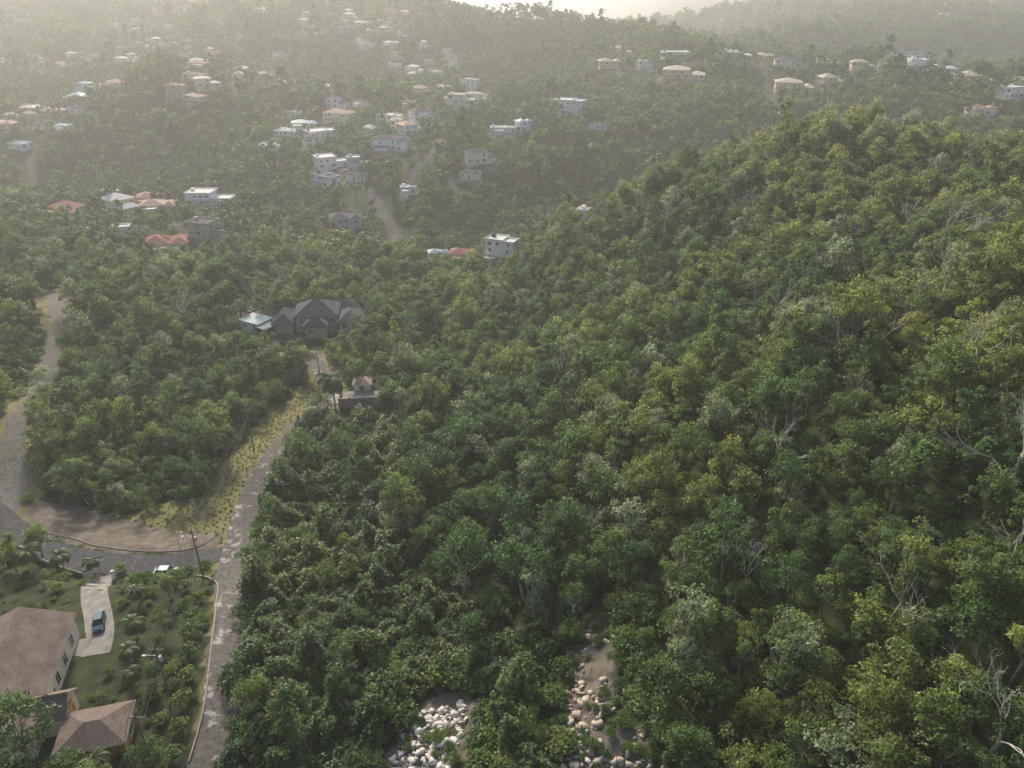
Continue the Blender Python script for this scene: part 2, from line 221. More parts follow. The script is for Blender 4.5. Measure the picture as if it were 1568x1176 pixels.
# ------------------------------------------------------------------ mesh builder
class MB:
    def __init__(s): s.v=[];s.f=[];s.m=[];s.ml=[]
    def mi(s,k):
        if k not in s.ml: s.ml.append(k)
        return s.ml.index(k)
    def poly(s,ps,k): b=len(s.v);s.v+=[tuple(p) for p in ps];s.f.append(tuple(range(b,b+len(ps))));s.m.append(s.mi(k))
    def box(s,x0,x1,y0,y1,z0,z1,k):
        b=len(s.v);s.v+=[(x0,y0,z0),(x1,y0,z0),(x1,y1,z0),(x0,y1,z0),(x0,y0,z1),(x1,y0,z1),(x1,y1,z1),(x0,y1,z1)]
        for q in((0,3,2,1),(4,5,6,7),(0,1,5,4),(1,2,6,5),(2,3,7,6),(3,0,4,7)): s.f.append(tuple(b+i for i in q));s.m.append(s.mi(k))
    def hip(s,x0,x1,y0,y1,z,h,k,ov=.6,fascia='trim'):
        x0-=ov;x1+=ov;y0-=ov;y1+=ov;s.box(x0,x1,y0,y1,z,z+.18,fascia);z+=.183
        w,d=x1-x0,y1-y0;b=len(s.v)
        if w>=d: r=[(x0+d/2,(y0+y1)/2,z+h),(x1-d/2,(y0+y1)/2,z+h)]
        else: r=[((x0+x1)/2,y0+w/2,z+h),((x0+x1)/2,y1-w/2,z+h)]
        c=[(x0,y0,z),(x1,y0,z),(x1,y1,z),(x0,y1,z)];s.v+=c+r
        fs=[(0,1,5,4),(1,2,5),(2,3,4,5),(3,0,4)] if w>=d else [(0,1,4),(1,2,5,4),(2,3,5),(3,0,4,5)]
        for q in fs: s.f.append(tuple(b+i for i in q));s.m.append(s.mi(k))
    def gable(s,x0,x1,y0,y1,z,h,k,wall,ov=.6,axis='y'):
        t=.2
        if axis=='y':
            xm=(x0+x1)/2;sl=h/((x1-x0)/2)
            for X0,Xe in((x0,x0-ov),(x1,x1+ov)):
                ze=z-sl*ov;a=[(Xe,y0-ov,ze),(Xe,y1+ov,ze),(xm,y1+ov,z+h),(xm,y0-ov,z+h)];u=[(p[0],p[1],p[2]+t) for p in a]
                s.poly(u if Xe<xm else u[::-1],k);s.poly(a,'trim')
                for i in range(4): j=(i+1)%4;s.poly([a[i],a[j],u[j],u[i]],'trim')
            for Y in(y0,y1): s.poly([(x0,Y,z),(x1,Y,z),(xm,Y,z+h)],wall)
        else:
            ym=(y0+y1)/2;sl=h/((y1-y0)/2)
            for Ye in(y0-ov,y1+ov):
                ze=z-sl*ov;a=[(x0-ov,Ye,ze),(x1+ov,Ye,ze),(x1+ov,ym,z+h),(x0-ov,ym,z+h)];u=[(p[0],p[1],p[2]+t) for p in a]
                s.poly(u,k);s.poly(a,'trim')
                for i in range(4): j=(i+1)%4;s.poly([a[i],a[j],u[j],u[i]],'trim')
            for Xx in(x0,x1): s.poly([(Xx,y0,z),(Xx,y1,z),(Xx,ym,z+h)],wall)
    def win(s,side,c,z,w,h,x0,x1,y0,y1,g='glass'):
        fr=.1
        def bx(a0,a1,z0,z1,dd,k):
            if side=='S': s.box(a0,a1,y0-dd,y0+.02,z0,z1,k)
            if side=='N': s.box(a0,a1,y1-.02,y1+dd,z0,z1,k)
            if side=='E': s.box(x1-.02,x1+dd,a0,a1,z0,z1,k)
            if side=='W': s.box(x0-dd,x0+.02,a0,a1,z0,z1,k)
        bx(c-w/2,c+w/2,z,z+h,.03,g)
        bx(c-w/2-fr,c-w/2,z-fr,z+h+fr,.09,'trim');bx(c+w/2,c+w/2+fr,z-fr,z+h+fr,.09,'trim');bx(c-w/2,c+w/2,z+h,z+h+fr,.09,'trim');bx(c-w/2,c+w/2,z-fr,z,.12,'trim');bx(c-.03,c+.03,z,z+h,.06,'trim')
    def mesh(s,name):
        me=bpy.data.meshes.new(name);me.from_pydata(s.v,[],s.f)
        for k in s.ml: me.materials.append(M[k])
        me.polygons.foreach_set('material_index',s.m);me.update();return me
    def obj(s,name,loc=(0,0,0),rz=0):
        o=link(bpy.data.objects.new(name,s.mesh(name)));o.location=loc;o.rotation_euler=(0,0,rz);return o
def facade(b,x0,x1,y0,y1,z,st,sp=3.2):
    for k in range(st):
        zz=z+k*3+1
        for side,a0,a1 in(('S',x0,x1),('N',x0,x1),('E',y0,y1),('W',y0,y1)):
            nn=max(1,int((a1-a0)/sp))
            for i in range(nn):
                if random.random()<.25: continue
                c=a0+(i+.5)*(a1-a0)/nn+random.uniform(-.3,.3)
                if side=='S' and k==0 and i==nn//2: b.win(side,c,z+.15,1.1,2.1,x0,x1,y0,y1,'wood' )
                else: b.win(side,c,zz,random.choice([.9,1.3,2.0]),random.choice([1.0,1.2,1.5]),x0,x1,y0,y1)
def villa(w,st,roof,wall,rc):
    b=MB();d=w*random.uniform(.5,.7);h=st*3;x0,x1,y0,y1=-w/2,w/2*random.uniform(.1,.4),-d/2,d/2
    b.box(x0,x1,y0,y1,-3,h,wall);facade(b,x0,x1,y0,y1,0,st)
    s2=max(1,st-1) if random.random()<.7 else st;h2=s2*3-.25;a0,a1,c0,c1=x1,w/2,-d/2-random.uniform(-1.5,2),d/2-random.uniform(1,2)
    b.box(a0+.003,a1,c0,c1,-3,h2,wall);facade(b,a0+.2,a1,c0,c1,0,s2)
    if roof=='hip': b.hip(x0,x1,y0,y1,h,min(2.6,d*.22),rc);b.hip(a0+.3,a1,c0,c1,h2,min(1.8,d*.18),rc)
    else:
        for (p0,p1,q0,q1,hh) in((x0,x1,y0,y1,h),(a0,a1,c0,c1,h2)):
            b.box(p0-.3,p1+.3,q0-.3,q1+.3,hh+.003,hh+.25,rc)
            for e in((p0-.3,p1+.3,q0-.3,q0-.1),(p0-.3,p1+.3,q1+.1,q1+.3),(p0-.3,p0-.1,q0-.1,q1+.1),(p1+.1,p1+.3,q0-.1,q1+.1)): b.box(*e,hh+.25,hh+.8,wall)
        b.box(x0+1,x0+2.6,.3,1.9,h+.25,h+1.7,'grey' if random.random()<.4 else wall)
    if st>1:
        b.box(x0+.5,x1-.5,y0-1.8,y0-.01,2.75,2.95,'trim');b.box(x0+.5,x1-.5,y0-1.8,y0-1.7,2.95,3.85,wall)
        for cx in np.linspace(x0+.7,x1-.7,3): b.box(cx-.12,cx+.12,y0-1.75,y0-1.5,-3,2.75,'trim')
    if random.random()<.5:
        u0=random.uniform(-w/2,0);b.box(u0,u0+w*.35,-d/2-4.2,-d/2-1.9,-3,2.3,wall);b.box(u0-.3,u0+w*.35+.3,-d/2-4.5,-d/2-1.85,2.303,2.45,random.choice([rc,'pale']))
    if random.random()<.6: b.box(-w/2-2,w/2+2,-d/2-6,-d/2-5.7,-4,.3,'concrete')
    return b
cache={}
for i,(x,y,w,st,rf,wl,rc) in enumerate(HS):
    far=i>=84
    z=float(zat(x,y))
    nm='hillside_house' if w<25 else 'hillside_villa'
    if far:
        key=(st,rf,wl,rc)
        if key not in cache: cache[key]=villa(12,st,rf,wl,rc).mesh(nm)
        o=link(bpy.data.objects.new(nm,cache[key]));o.location=(x,y,z+.3);o.scale=(w/12,)*2+(1.1,)
    else: o=villa(w,st,rf,wl,rc).obj(nm,(x,y,z+.5))
    o.rotation_euler=(0,0,random.uniform(-.6,.6))
# ------------------------------------------------------------------ main grey-roof house
b=MB()
def blk(b,x0,x1,y0,y1,h,st,wall,rc,rh,ov=.8):
    b.box(x0,x1,y0,y1,-4,h,wall);facade(b,x0,x1,y0,y1,h-3*st,st);b.hip(x0,x1,y0,y1,h,rh,rc,ov,'grey')
blk(b,-7,6,-4,7,4.9,1,'tan','grey',3.6);blk(b,-13.5,-7.9,-6,5,3.8,1,'tan','grey',2.2);blk(b,6.9,14,-7,3,3.6,1,'tan','grey',2.4);blk(b,-3.5,3,-9,-4.9,3.4,1,'tan','grey',2);blk(b,3.9,12,4.9,10.5,3.8,1,'tan','grey',2)
b.obj('grey_roof_house',(-63.5,223,float(zat(-64,222))+.8),.12)
b=MB();b.box(-4,4,-3,3,-3,2.8,'white');facade(b,-4,4,-3,3,0,1);b.box(-4.5,4.5,-3.5,3.5,2.803,3.0,'green');b.box(4.003,8,-4,1,-3,2.2,'glass');b.box(3.9,8.2,-4.2,1.2,2.203,2.35,'pale');b.obj('white_outbuilding',(-83,219,float(zat(-82,219))+.8),-.5)
b=MB();b.box(-5.5,5.5,-3.2,-2.9,-3,2.4,'block');b.box(-5.5,-5.2,-2.897,3,-3,2.4,'block');b.box(5.2,5.5,-2.897,3,-3,2.4,'block');b.box(-5.197,5.197,-2.897,3,-3,1.2,'concrete')
for x in np.arange(-5.2,5.3,2.6): b.box(x-.2,x+.2,-3.35,-2.75,-3,2.7,'block')
b.box(-2,2.5,3.2,8,-1,2.8,'cream');b.hip(-2,2.5,3.2,8,2.8,1.0,'block',.4);b.win('S',.2,1.3,1.2,1.2,-2,2.5,3.2,8)
for i in range(6): b.box(-7.5,-5.6,-1+i*.5,-.503+i*.5,-2,.17*i,'trim')
b.obj('walled_terrace_house',(-40.5,171,float(zat(-41,171))+.6),.1)
# ------------------------------------------------------------------ near house
b=MB()
b.box(-14,-.9,-22,-.9,-3,4.2,'cream');b.gable(-14,-.9,-22,-.9,4.2,2.8,'shingle','cream',.35,'y')
for yy in(-4,-7.5,-11): b.win('E',yy,1.0,1.3,2.0,-14,-.9,-22,-.9)
b.win('E',-13.2,.1,1.1,2.2,-14,-.9,-22,-.9,'wood')
b.win('N',-4,1,1.6,1.4,-14,-.9,-22,-.9);b.win('N',-9,1,1.6,1.4,-14,-.9,-22,-.9)
b.box(-.897,2.4,-19.5,-15,-3,3.4,'cream');b.gable(-6,2.4,-19.5,-15,3.4,1.9,'shingle','cream',.4,'x')
b.win('E',-17.2,.9,1.8,1.8,-1,2.4,-19.5,-15,'amber');b.poly([(2.46,-17.25+1.0*math.cos(t),2.85+1.0*math.sin(t)) for t in np.linspace(0,math.pi,12)],'amber')
b.win('N',.8,1,1.1,1.3,-.9,2.4,-19.5,-15)
b.box(2.403,10.5,-25,-19,-3,3.0,'ochre');b.hip(2.6,10.5,-25,-19,3.0,1.4,'shingle',.4);b.win('E',-22,.9,1.4,1.4,2.4,10.5,-25,-19)
b.win('N',6.5,.9,1.4,1.4,2.4,10.5,-25,-19)
b.box(-.8,.9,-14.6,-2,-.5,.12,'concrete');b.box(-12.6,-11.8,-9,-8.2,4.5,6.2,'cream')
for yy in (-3,-8.5): b.box(-1.1,-1.0,yy,yy+.12,-.5,4.1,'trim')
nh=b.obj('suburban_house',(-66.0,82.6,gz-.2),.25)
# ------------------------------------------------------------------ roads
def strip(name,pl,w,mat,off,step=1.0,wob=.25):
    c=resample(pl,step);t=np.gradient(c,axis=0);t/=np.linalg.norm(t,axis=1)[:,None]+1e-9;nn=np.c_[-t[:,1],t[:,0]]
    k=7;o=np.linspace(-.5,.5,k)
    jl=rng.normal(0,wob,len(c));jr=rng.normal(0,wob,len(c));jl=smooth(jl,1);jr=smooth(jr,1)
    P_=c[:,None]+nn[:,None]*(o[None,:,None]*w);P_[:,0]+=nn*jl[:,None];P_[:,-1]+=nn*jr[:,None]
    z=zat(P_[...,0],P_[...,1])+off
    V=np.c_[P_.reshape(-1,2),z.ravel()];i,j=np.meshgrid(np.arange(k-1),np.arange(len(c)-1));q=(j*k+i).ravel();F=np.c_[q,q+k,q+k+1,q+1][:,::-1]
    me=bpy.data.meshes.new(name);fastmesh(me,V,F);me.materials.append(mat);return link(bpy.data.objects.new(name,me))
strip('dirt_track',R3,4.9,M['gravel'],.05,1,.45)
strip('side_road',R2,5.4,M['road2'],.07,1,.1)
strip('road',R1,4.9,M['road1'],.10,1,.2)
strip('driveway',DRIVE,4.0,M['concrete'],.06,1,.1)
for pl,w in farroads: strip('valley_road',pl,w,M['road2'],.25,3,.1)
def kerb(name,pl,w,h,mat):
    c=resample(pl,1);t=np.gradient(c,axis=0);t/=np.linalg.norm(t,axis=1)[:,None];nn=np.c_[-t[:,1],t[:,0]]
    a=c-nn*w/2;d=c+nn*w/2;z=zat(c[:,0],c[:,1]);L_=len(c)
    V=np.r_[np.c_[a,z-.4],np.c_[a,z+h],np.c_[d,z+h],np.c_[d,z-.4]];i=np.arange(L_-1);F=np.r_[np.c_[i,i+1,i+L_+1,i+L_],np.c_[i+L_,i+L_+1,i+2*L_+1,i+2*L_],np.c_[i+2*L_,i+2*L_+1,i+3*L_+1,i+3*L_]][:,::-1]
    me=bpy.data.meshes.new(name);fastmesh(me,V,F);me.materials.append(mat);link(bpy.data.objects.new(name,me))
kerb('kerb',[(-91,112),(-82.9,109.2),(-78.3,107.2),(-68.5,105.2),(-60,106.2),(-57.5,111)],.16,.14,M['concrete'])
kerb('garden_wall',[(-41.4,60),(-42.3,68),(-45.3,79),(-48.3,88.5),(-51.2,95.5),(-57,98.2),(-63,98)],.2,.35,M['block'])
kerb('garden_wall',[(-75.5,98.5),(-82,101),(-90,105)],.25,.8,M['concrete'])
# ------------------------------------------------------------------ plants
def tube(p0,p1,r0,r1,k=6):
    p0=np.array(p0,float);p1=np.array(p1,float);d=p1-p0;d/=np.linalg.norm(d)+1e-9
    a=np.cross(d,[0,0,1.] if abs(d[2])<.9 else [1.,0,0]);a/=np.linalg.norm(a);c=np.cross(d,a);t=np.arange(k)*2*np.pi/k
    ring=np.cos(t)[:,None]*a+np.sin(t)[:,None]*c
    V=np.r_[p0+ring*r0,p1+ring*r1];i=np.arange(k);F=np.c_[i,(i+1)%k,(i+1)%k+k,i+k];return V,F
class PL:
    def __init__(s): s.V=[];s.F=[];s.S=[];s.m=[];s.n=0
    def add(s,V,F,sh,mi):
        s.V.append(V);s.F.append(F+s.n);s.S.append(np.broadcast_to(sh,(len(V),)) if np.ndim(sh)<1 else sh);s.m+= [mi]*len(F);s.n+=len(V)
    def limb(s,p0,p1,r0,r1,k=6,bend=.0):
        p0=np.array(p0,float);p1=np.array(p1,float);mid=(p0+p1)/2+rng.normal(0,1,3)*bend*np.linalg.norm(p1-p0)
        for a,c,ra,rb in((p0,mid,r0,(r0+r1)/2),(mid,p1,(r0+r1)/2,r1)): V,F=tube(a,c,ra,rb,k);s.add(V,F,1.,0)
    def leaves(s,C,Nrm,size,sh,asp=.55):
        k=len(C);r=rng.normal(size=(k,3));t=np.cross(Nrm,r);t/=np.linalg.norm(t,axis=1)[:,None]+1e-9;bt=np.cross(Nrm,t)
        L_=size[:,None]*t;B_=size[:,None]*asp*bt
        V=np.stack([C-L_*.5,C+B_*.5,C+L_*.5,C-B_*.5],1).reshape(-1,3);F=np.arange(4*k).reshape(k,4)
        s.add(V,F,np.repeat(sh,4),1)
    def mesh(s,name,m0,m1):
        me=bpy.data.meshes.new(name);V=np.concatenate(s.V);F=np.concatenate(s.F);fastmesh(me,V,F)
        me.materials.append(m0);me.materials.append(m1);me.polygons.foreach_set('material_index',np.array(s.m,np.int32))
        S_=np.concatenate(s.S);ca=me.color_attributes.new('shade','FLOAT_COLOR','POINT');ca.data.foreach_set('color',np.c_[S_,S_,S_,np.ones_like(S_)].astype(np.float32).ravel());return me
def clump(p,c,r,nl,ls,sh,flat=.75):
    d=rng.normal(size=(nl,3));d[:,2]=np.abs(d[:,2])*1.0-.3;d/=np.linalg.norm(d,axis=1)[:,None]
    rad=r*rng.uniform(.3,1.25,nl)**.7;C=c+d*rad[:,None]*np.array([1,1,flat])
    N_=d*.5+rng.normal(0,.55,(nl,3))+np.array([0,0,.35]);N_/=np.linalg.norm(N_,axis=1)[:,None]
    p.leaves(C,N_,ls*rng.uniform(.6,1.4,nl),sh*rng.uniform(.75,1.25,nl))
def tree(Hh,R,ncl,nl,ls,kind='round',bark='bark'):
    p=PL();th=Hh*rng.uniform(.3,.45);lean=rng.normal(0,.4,2);top=np.array([lean[0],lean[1],th])
    p.limb((0,0,-1),top,.22*R/3,.15*R/3,6,.02);sx=rng.uniform(.75,1.25)
    for i in range(ncl):
        a=i*2.399+rng.uniform(-.7,.7);u=(i+.5)/ncl
        if kind=='round': rr=R*.85*math.sqrt(u)*rng.uniform(.65,1.25);zz=th+(Hh-th)*(1-.7*min(1,rr/R)**2)*rng.uniform(.45,1.05)
        elif kind=='umb': rr=R*1.05*math.sqrt(u)*rng.uniform(.8,1.1);zz=Hh*rng.uniform(.7,.95)-.9*(rr/R)**2
        else: rr=R*.6*math.sqrt(u)*rng.uniform(.5,1.4);zz=th*.8+(Hh-th)*rng.uniform(.0,1.1)
        c=np.array([math.cos(a)*rr*sx+lean[0],math.sin(a)*rr/sx+lean[1],zz])
        if i%3==0: p.limb(top*rng.uniform(.8,1),c,.06*R/3,.02*R/3,4,.08)
        cr=R*rng.uniform(.14,.34);clump(p,c,cr,int(nl*rng.uniform(.5,1.4)),ls,rng.uniform(.6,1.4),.85 if kind!='umb' else .5)
    return p.mesh('tree_variant',M[bark],M['leaf'])
def shrub(R,Hh,nl,ls):
    p=PL();p.limb((0,0,-.4),(0,0,Hh*.5),.06,.03,5)
    for i in range(9):
        a=i*2.4;rr=R*.6*math.sqrt(i/9);clump(p,np.array([math.cos(a)*rr,math.sin(a)*rr,Hh*(.55-.35*(rr/R)**2)]),R*rng.uniform(.4,.55),nl,ls,rng.uniform(.8,1.2),.7)
    return p.mesh('shrub_variant',M['bark'],M['leaf'])
def vine(R,Hh,nl,ls):
    p=PL();p.limb((0,0,-.4),(0,0,Hh*.8),.1,.05,5);k=nl
    a=rng.uniform(0,2*np.pi,k);h=rng.uniform(0,1,k)**.8;f1,f2,f3=rng.uniform(0,6,3)
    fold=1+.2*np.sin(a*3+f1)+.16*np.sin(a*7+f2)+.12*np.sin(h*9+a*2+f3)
    r=R*fold*(1-h**2.2)**.5*rng.uniform(.8,1.1,k);C=np.c_[np.cos(a)*r,np.sin(a)*r,h*Hh*rng.uniform(.88,1.08,k)*(1+.15*np.sin(a*2+f2))]
    N_=np.c_[np.cos(a)*(1-h),np.sin(a)*(1-h),.35+h]+rng.normal(0,.4,(k,3));N_/=np.linalg.norm(N_,axis=1)[:,None]
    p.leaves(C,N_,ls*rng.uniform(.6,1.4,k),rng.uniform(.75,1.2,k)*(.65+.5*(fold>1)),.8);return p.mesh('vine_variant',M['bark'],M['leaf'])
def bare(Hh,nleaf):
    p=PL();tips=[]
    def rec(q,d,L_,r,dep):
        e=q+d*L_;p.limb(q,e,r,r*.72,5 if dep<2 else 3,.07)
        if dep>=6: tips.append(e);return
        for _ in range(2 if dep else 3):
            nd=d+rng.normal(0,.34,3)+np.array([0,0,.14]);nd/=np.linalg.norm(nd);rec(e,nd,L_*rng.uniform(.6,.88),r*.64,dep+1)
    rec(np.array([0,0,-1.]),np.array([rng.normal(0,.05),rng.normal(0,.05),1.]),Hh*.38,.17,0)
    for t in tips[:nleaf]: clump(p,t,.45,25,.25,1.0)
    if not nleaf: clump(p,tips[0],.2,3,.2,1)
    return p.mesh('bare_tree_variant',M['palebark'],M['leaf'])
def palm(Hh,nf=18,fl=3.2):
    p=PL();pr=np.array([0,0,-.5]);
    for i in range(6):
        q=np.array([.25*math.sin(i*.5)*i/5,.1*i/5,-.5+(Hh+.5)*(i+1)/6]);V,F=tube(pr,q,.2-.012*i,.19-.012*i,8);p.add(V,F,1.,0);pr=q
    for i in range(nf):
        a=i*2.399;el=rng.uniform(-.3,1.1);d=np.array([math.cos(a),math.sin(a)]);q=pr.copy();ang=el;sg=9
        for s in range(sg):
            nq=q+np.array([d[0]*math.cos(ang),d[1]*math.cos(ang),math.sin(ang)])*fl/sg;V,F=tube(q,nq,.035,.03,3);p.add(V,F,1.,1)
            sd=np.array([-d[1],d[0],0]);ll=.75*math.sin(math.pi*(s+1.2)/(sg+1.5))+.15
            for f_ in(.15,.5,.85):
                c=q+(nq-q)*f_;fw=(nq-q)/np.linalg.norm(nq-q)
                for sgn in(-1,1):
                    tip=c+sgn*sd*ll*.85+fw*ll*.4+np.array([0,0,-.25*ll-.05*s*.5]);w_=fw*.09
                    p.add(np.array([c-w_,c+w_,tip+w_*.3,tip-w_*.3]),np.array([[0,1,2,3]]),rng.uniform(.8,1.2),1)
            q=nq;ang-=.2
    return p.mesh('palm_variant',M['palebark'],M['palmleaf'])
variants=bpy.data.collections.new('plant_variants')
def addv(meshes,nm):
    k0=len(variants.objects)
    for i,me in enumerate(meshes):
        o=bpy.data.objects.new('v%02d_%s'%(k0+i,nm),me);variants.objects.link(o)
    return list(range(k0,k0+len(meshes)))
mT=[tree(7.5,3.0,34,55,.38),tree(8.5,3.2,38,50,.36),tree(6.5,2.8,28,62,.38),tree(7,3.4,30,55,.36,'umb'),tree(9,2.6,34,52,.36,'tall'),tree(7.5,3.1,24,45,.36,'round','palebark'),tree(8,3.0,42,48,.33),tree(9.5,2.9,36,45,.36,'tall','palebark')]
mS=[shrub(1.6,2.0,60,.34),shrub(1.8,1.6,60,.33),shrub(1.3,2.2,50,.34)]
mB=[bare(7,0),bare(8,12),bare(7,6),bare(9,0)];mP=[palm(6),palm(4.5,16,2.8)]
iT=addv(mT,'broadleaf_tree');iS=addv(mS,'shrub')
iV=addv([vine(2.4,3.4,1100,.4),vine(2.8,2.6,1200,.4),vine(2.0,4.8,1100,.4),vine(2.2,3.8,1000,.42)],'vine_mound')
iB=addv(mB,'bare_tree')
iF=addv([tree(8,3.8,18,20,.95),tree(9,4.2,20,20,1.0),tree(7,3.6,16,20,.9),tree(8,4,16,22,.95,'umb'),tree(10,3.2,18,20,.95,'tall')],'far_tree')
P_,Rr,Sc,Ix,Tn=[],[],[],[],[]
def put(x,y,idx,sc,tint,tilt=.08,dz=0):
    x=np.atleast_1d(np.asarray(x,float));y=np.atleast_1d(np.asarray(y,float));k=len(x);z=zat(x,y)-.1+dz
    P_.append(np.c_[x,y,z]);Rr.append(np.c_[rng.normal(0,tilt,k),rng.normal(0,tilt,k),rng.uniform(0,6.283,k)])
    sc=np.broadcast_to(np.asarray(sc,float),(k,));
    Sc.append(np.c_[sc,sc,sc*rng.uniform(.8,1.3,k)]);Ix.append(np.broadcast_to(idx,(k,)));Tn.append(np.clip(np.broadcast_to(tint,(k,)),0,1))
def plant(name,me,x,y,s,garden=True):
    o=link(bpy.data.objects.new(name,me));o.location=(x,y,float(zat(x,y))-.1);o.scale=(s,s,s*random.uniform(.9,1.15));o.rotation_euler=(0,0,random.uniform(0,6.28))
    if garden and me.name.startswith(('tree','shrub','bare')): o.material_slots[1].link='OBJECT';o.material_slots[1].material=M['leaf_garden']
    return o
def jgrid(x0,x1,y0,y1,s):
    a,b_=np.meshgrid(np.arange(x0,x1,s),np.arange(y0,y1,s));a=a+rng.uniform(-.5,.5,a.shape)*s;b_=b_+rng.uniform(-.5,.5,a.shape)*s;a=a.ravel();b_=b_.ravel()
    k=(abs(a)<.78*b_+16);return a[k],b_[k]
def hillgrid_tint(x,y,z):
    t=.34+fbm(x,y,25,3,11)*.55+rng.normal(0,.14,len(x))
    t+=.3*sst(28,50,z)*(x>20)*(y<300)  # sunlit yellow-green of the upper right ridge, painted into the leaf tint
    return np.clip(t,.02,.93)
cR1,cR2,cR3=resample(R1,1.5),resample(R2,1.5),resample(R3,1.5)
def blocked(x,y,pad):
    bad=(rdist(x,y,cR1,2)<2.7+pad)|(rdist(x,y,cR2,2)<2.8+pad)|(rdist(x,y,cR3,2)<2.7+pad*1.4)|inpoly(x,y,LAYBY)|inpoly(x,y,VERGE)|inpoly(x,y,GARDEN)|inpoly(x,y,RUBBLE)|(inpoly(x,y,SCAR))|inpoly(x,y,GRASS2)
    if pad>.5: bad|=inpoly(x,y,LOWCLR)|((x>-64)&(x<-47)&(y>92)&(y<105))|((x>0)&(x<19)&(y<73)&(y>40)&(abs(x-9.5)<6.5))
    bad|=((x+64)/17)**2+((y-218)/(16 if pad>.5 else 12))**2<1; bad|=((x+83)/9)**2+((y-214)/11)**2<1; bad|=((x+41)/8.5)**2+((y-168)/10)**2<1
    bad|=(np.hypot(x+156,y-236)<9)|(np.hypot(x+94,y-237)<7)
    for h in HS:
        if h[1]<440: bad|=((x-h[0])/(h[2]*.6+3))**2+((y-h[1]+12)/(h[2]*.4+17))**2<1
    for c,w in roads[:9]: 
        if c[:,1].min()<420: bad|=rdist(x,y,c,2)<w/2+pad*1.2
    return bad
x,y=jgrid(-290,260,36,320,3.6);k=~blocked(x,y,1.6);x,y=x[k],y[k];z=zat(x,y)
vz=inpoly(x,y,VINES);r=rng.uniform(size=len(x));keep=(~vz)|(r<.2);x,y,z,vz=x[keep],y[keep],z[keep],vz[keep]
sc=np.clip(rng.lognormal(-.14,.27,len(x))*(1+.3*fbm(x,y,18,2,21)),.42,1.5);sc*=np.where(vz,.75,1)*np.where((x<-60)&(y<205),.82,1)*np.where((x>5)&(y<110),.88,1)
idx=rng.choice(iT,len(x),p=[.17,.16,.14,.06,.13,.1,.14,.10]);tb=rng.uniform(size=len(x))<.03;idx=np.where(tb&~vz,rng.choice(iB,len(x)),idx)
tn=hillgrid_tint(x,y,z);tn=np.where(rng.uniform(size=len(x))<.07,.98,tn);put(x,y,idx,sc,tn)
x,y=jgrid(-200,150,36,200,2.6);k=~blocked(x,y,.3);x,y=x[k],y[k];vz=inpoly(x,y,VINES);r=rng.uniform(size=len(x));k=vz|(r<np.where(x>0,.7,.5));x,y,vz=x[k],y[k],vz[k]
put(x,y,rng.choice(iS,len(x)),rng.uniform(.6,1.7,len(x)),hillgrid_tint(x,y,zat(x,y))*.8+.08)
x,y=jgrid(-300,20,285,400,3.2);ins=np.zeros(len(x),bool);inn=np.zeros(len(x),bool)
for h in HS:
    if h[1]<440: ins|=((x-h[0])/(h[2]*.6+3))**2+((y-h[1]+12)/(h[2]*.4+17))**2<1; inn|=((x-h[0])/(h[2]*.5+1))**2+((y-h[1]+1)/(h[2]*.4+3.5))**2<1
for c,w in roads[:9]: inn|=rdist(x,y,c,1)<w/2+1.5
k=ins&~inn;x,y=x[k],y[k];put(x,y,rng.choice(iS,len(x)),rng.uniform(.7,1.7,len(x)),.4+rng.normal(0,.15,len(x)))
x,y=jgrid(-60,20,44,175,2.8);k=inpoly(x,y,VINES)&~blocked(x,y,.8);x,y=x[k],y[k];put(x,y,rng.choice(iV,len(x)),rng.uniform(.5,1.25,len(x)),.34+fbm(x,y,12,2,4)*.45+rng.normal(0,.1,len(x)),.2)
x,y=jgrid(-160,-62,110,205,3.6);k=(~blocked(x,y,1.0))&(fbm(x,y,20,2,8)>-.05);x,y=x[k],y[k];put(x,y,rng.choice(iV,len(x)),rng.uniform(.4,.9,len(x)),.4+rng.normal(0,.12,len(x)),.2)
x,y=jgrid(-110,-36,44,195,1.0);k=(inpoly(x,y,VERGE)|inpoly(x,y,GRASS2)|((rdist(x,y,cR1,2)<5)))&(rdist(x,y,cR1,2)>2.9)&(rdist(x,y,cR2,2)>3)&~inpoly(x,y,LAYBY)&~inpoly(x,y,GARDEN);x,y=x[k],y[k];put(x,y,rng.choice(iS,len(x)),rng.uniform(.08,.25,len(x)),.8+rng.normal(0,.08,len(x)))
x,y=jgrid(-22,22,38,80,1.5);k=(inpoly(x,y,SCAR)&(fbm(x,y,6,2,31)>.05))|(inpoly(x,y,LOWCLR)&~inpoly(x,y,RUBBLE))|(inpoly(x,y,RUBBLE)&(fbm(x,y,5,2,37)>.15))|((x>2)&(x<18)&(y<73)&~inpoly(x,y,SCAR));x,y=x[k],y[k];put(x,y,rng.choice(iS,len(x)),rng.uniform(.25,.7,len(x)),.35+rng.normal(0,.12,len(x)))
x,y=jgrid(-86,-44,56,98,2.4);k=inpoly(x,y,GARDEN)&(rdist(x,y,resample(DRIVE,1),1)>3)&~((x<-60)&(y<86))&(x>-86)&(np.hypot(x+55,y-64)>5)&(rng.uniform(size=len(x))<.55);x,y=x[k],y[k];put(x,y,rng.choice(iS,len(x)),rng.uniform(.2,.65,len(x)),.35+rng.normal(0,.12,len(x)))
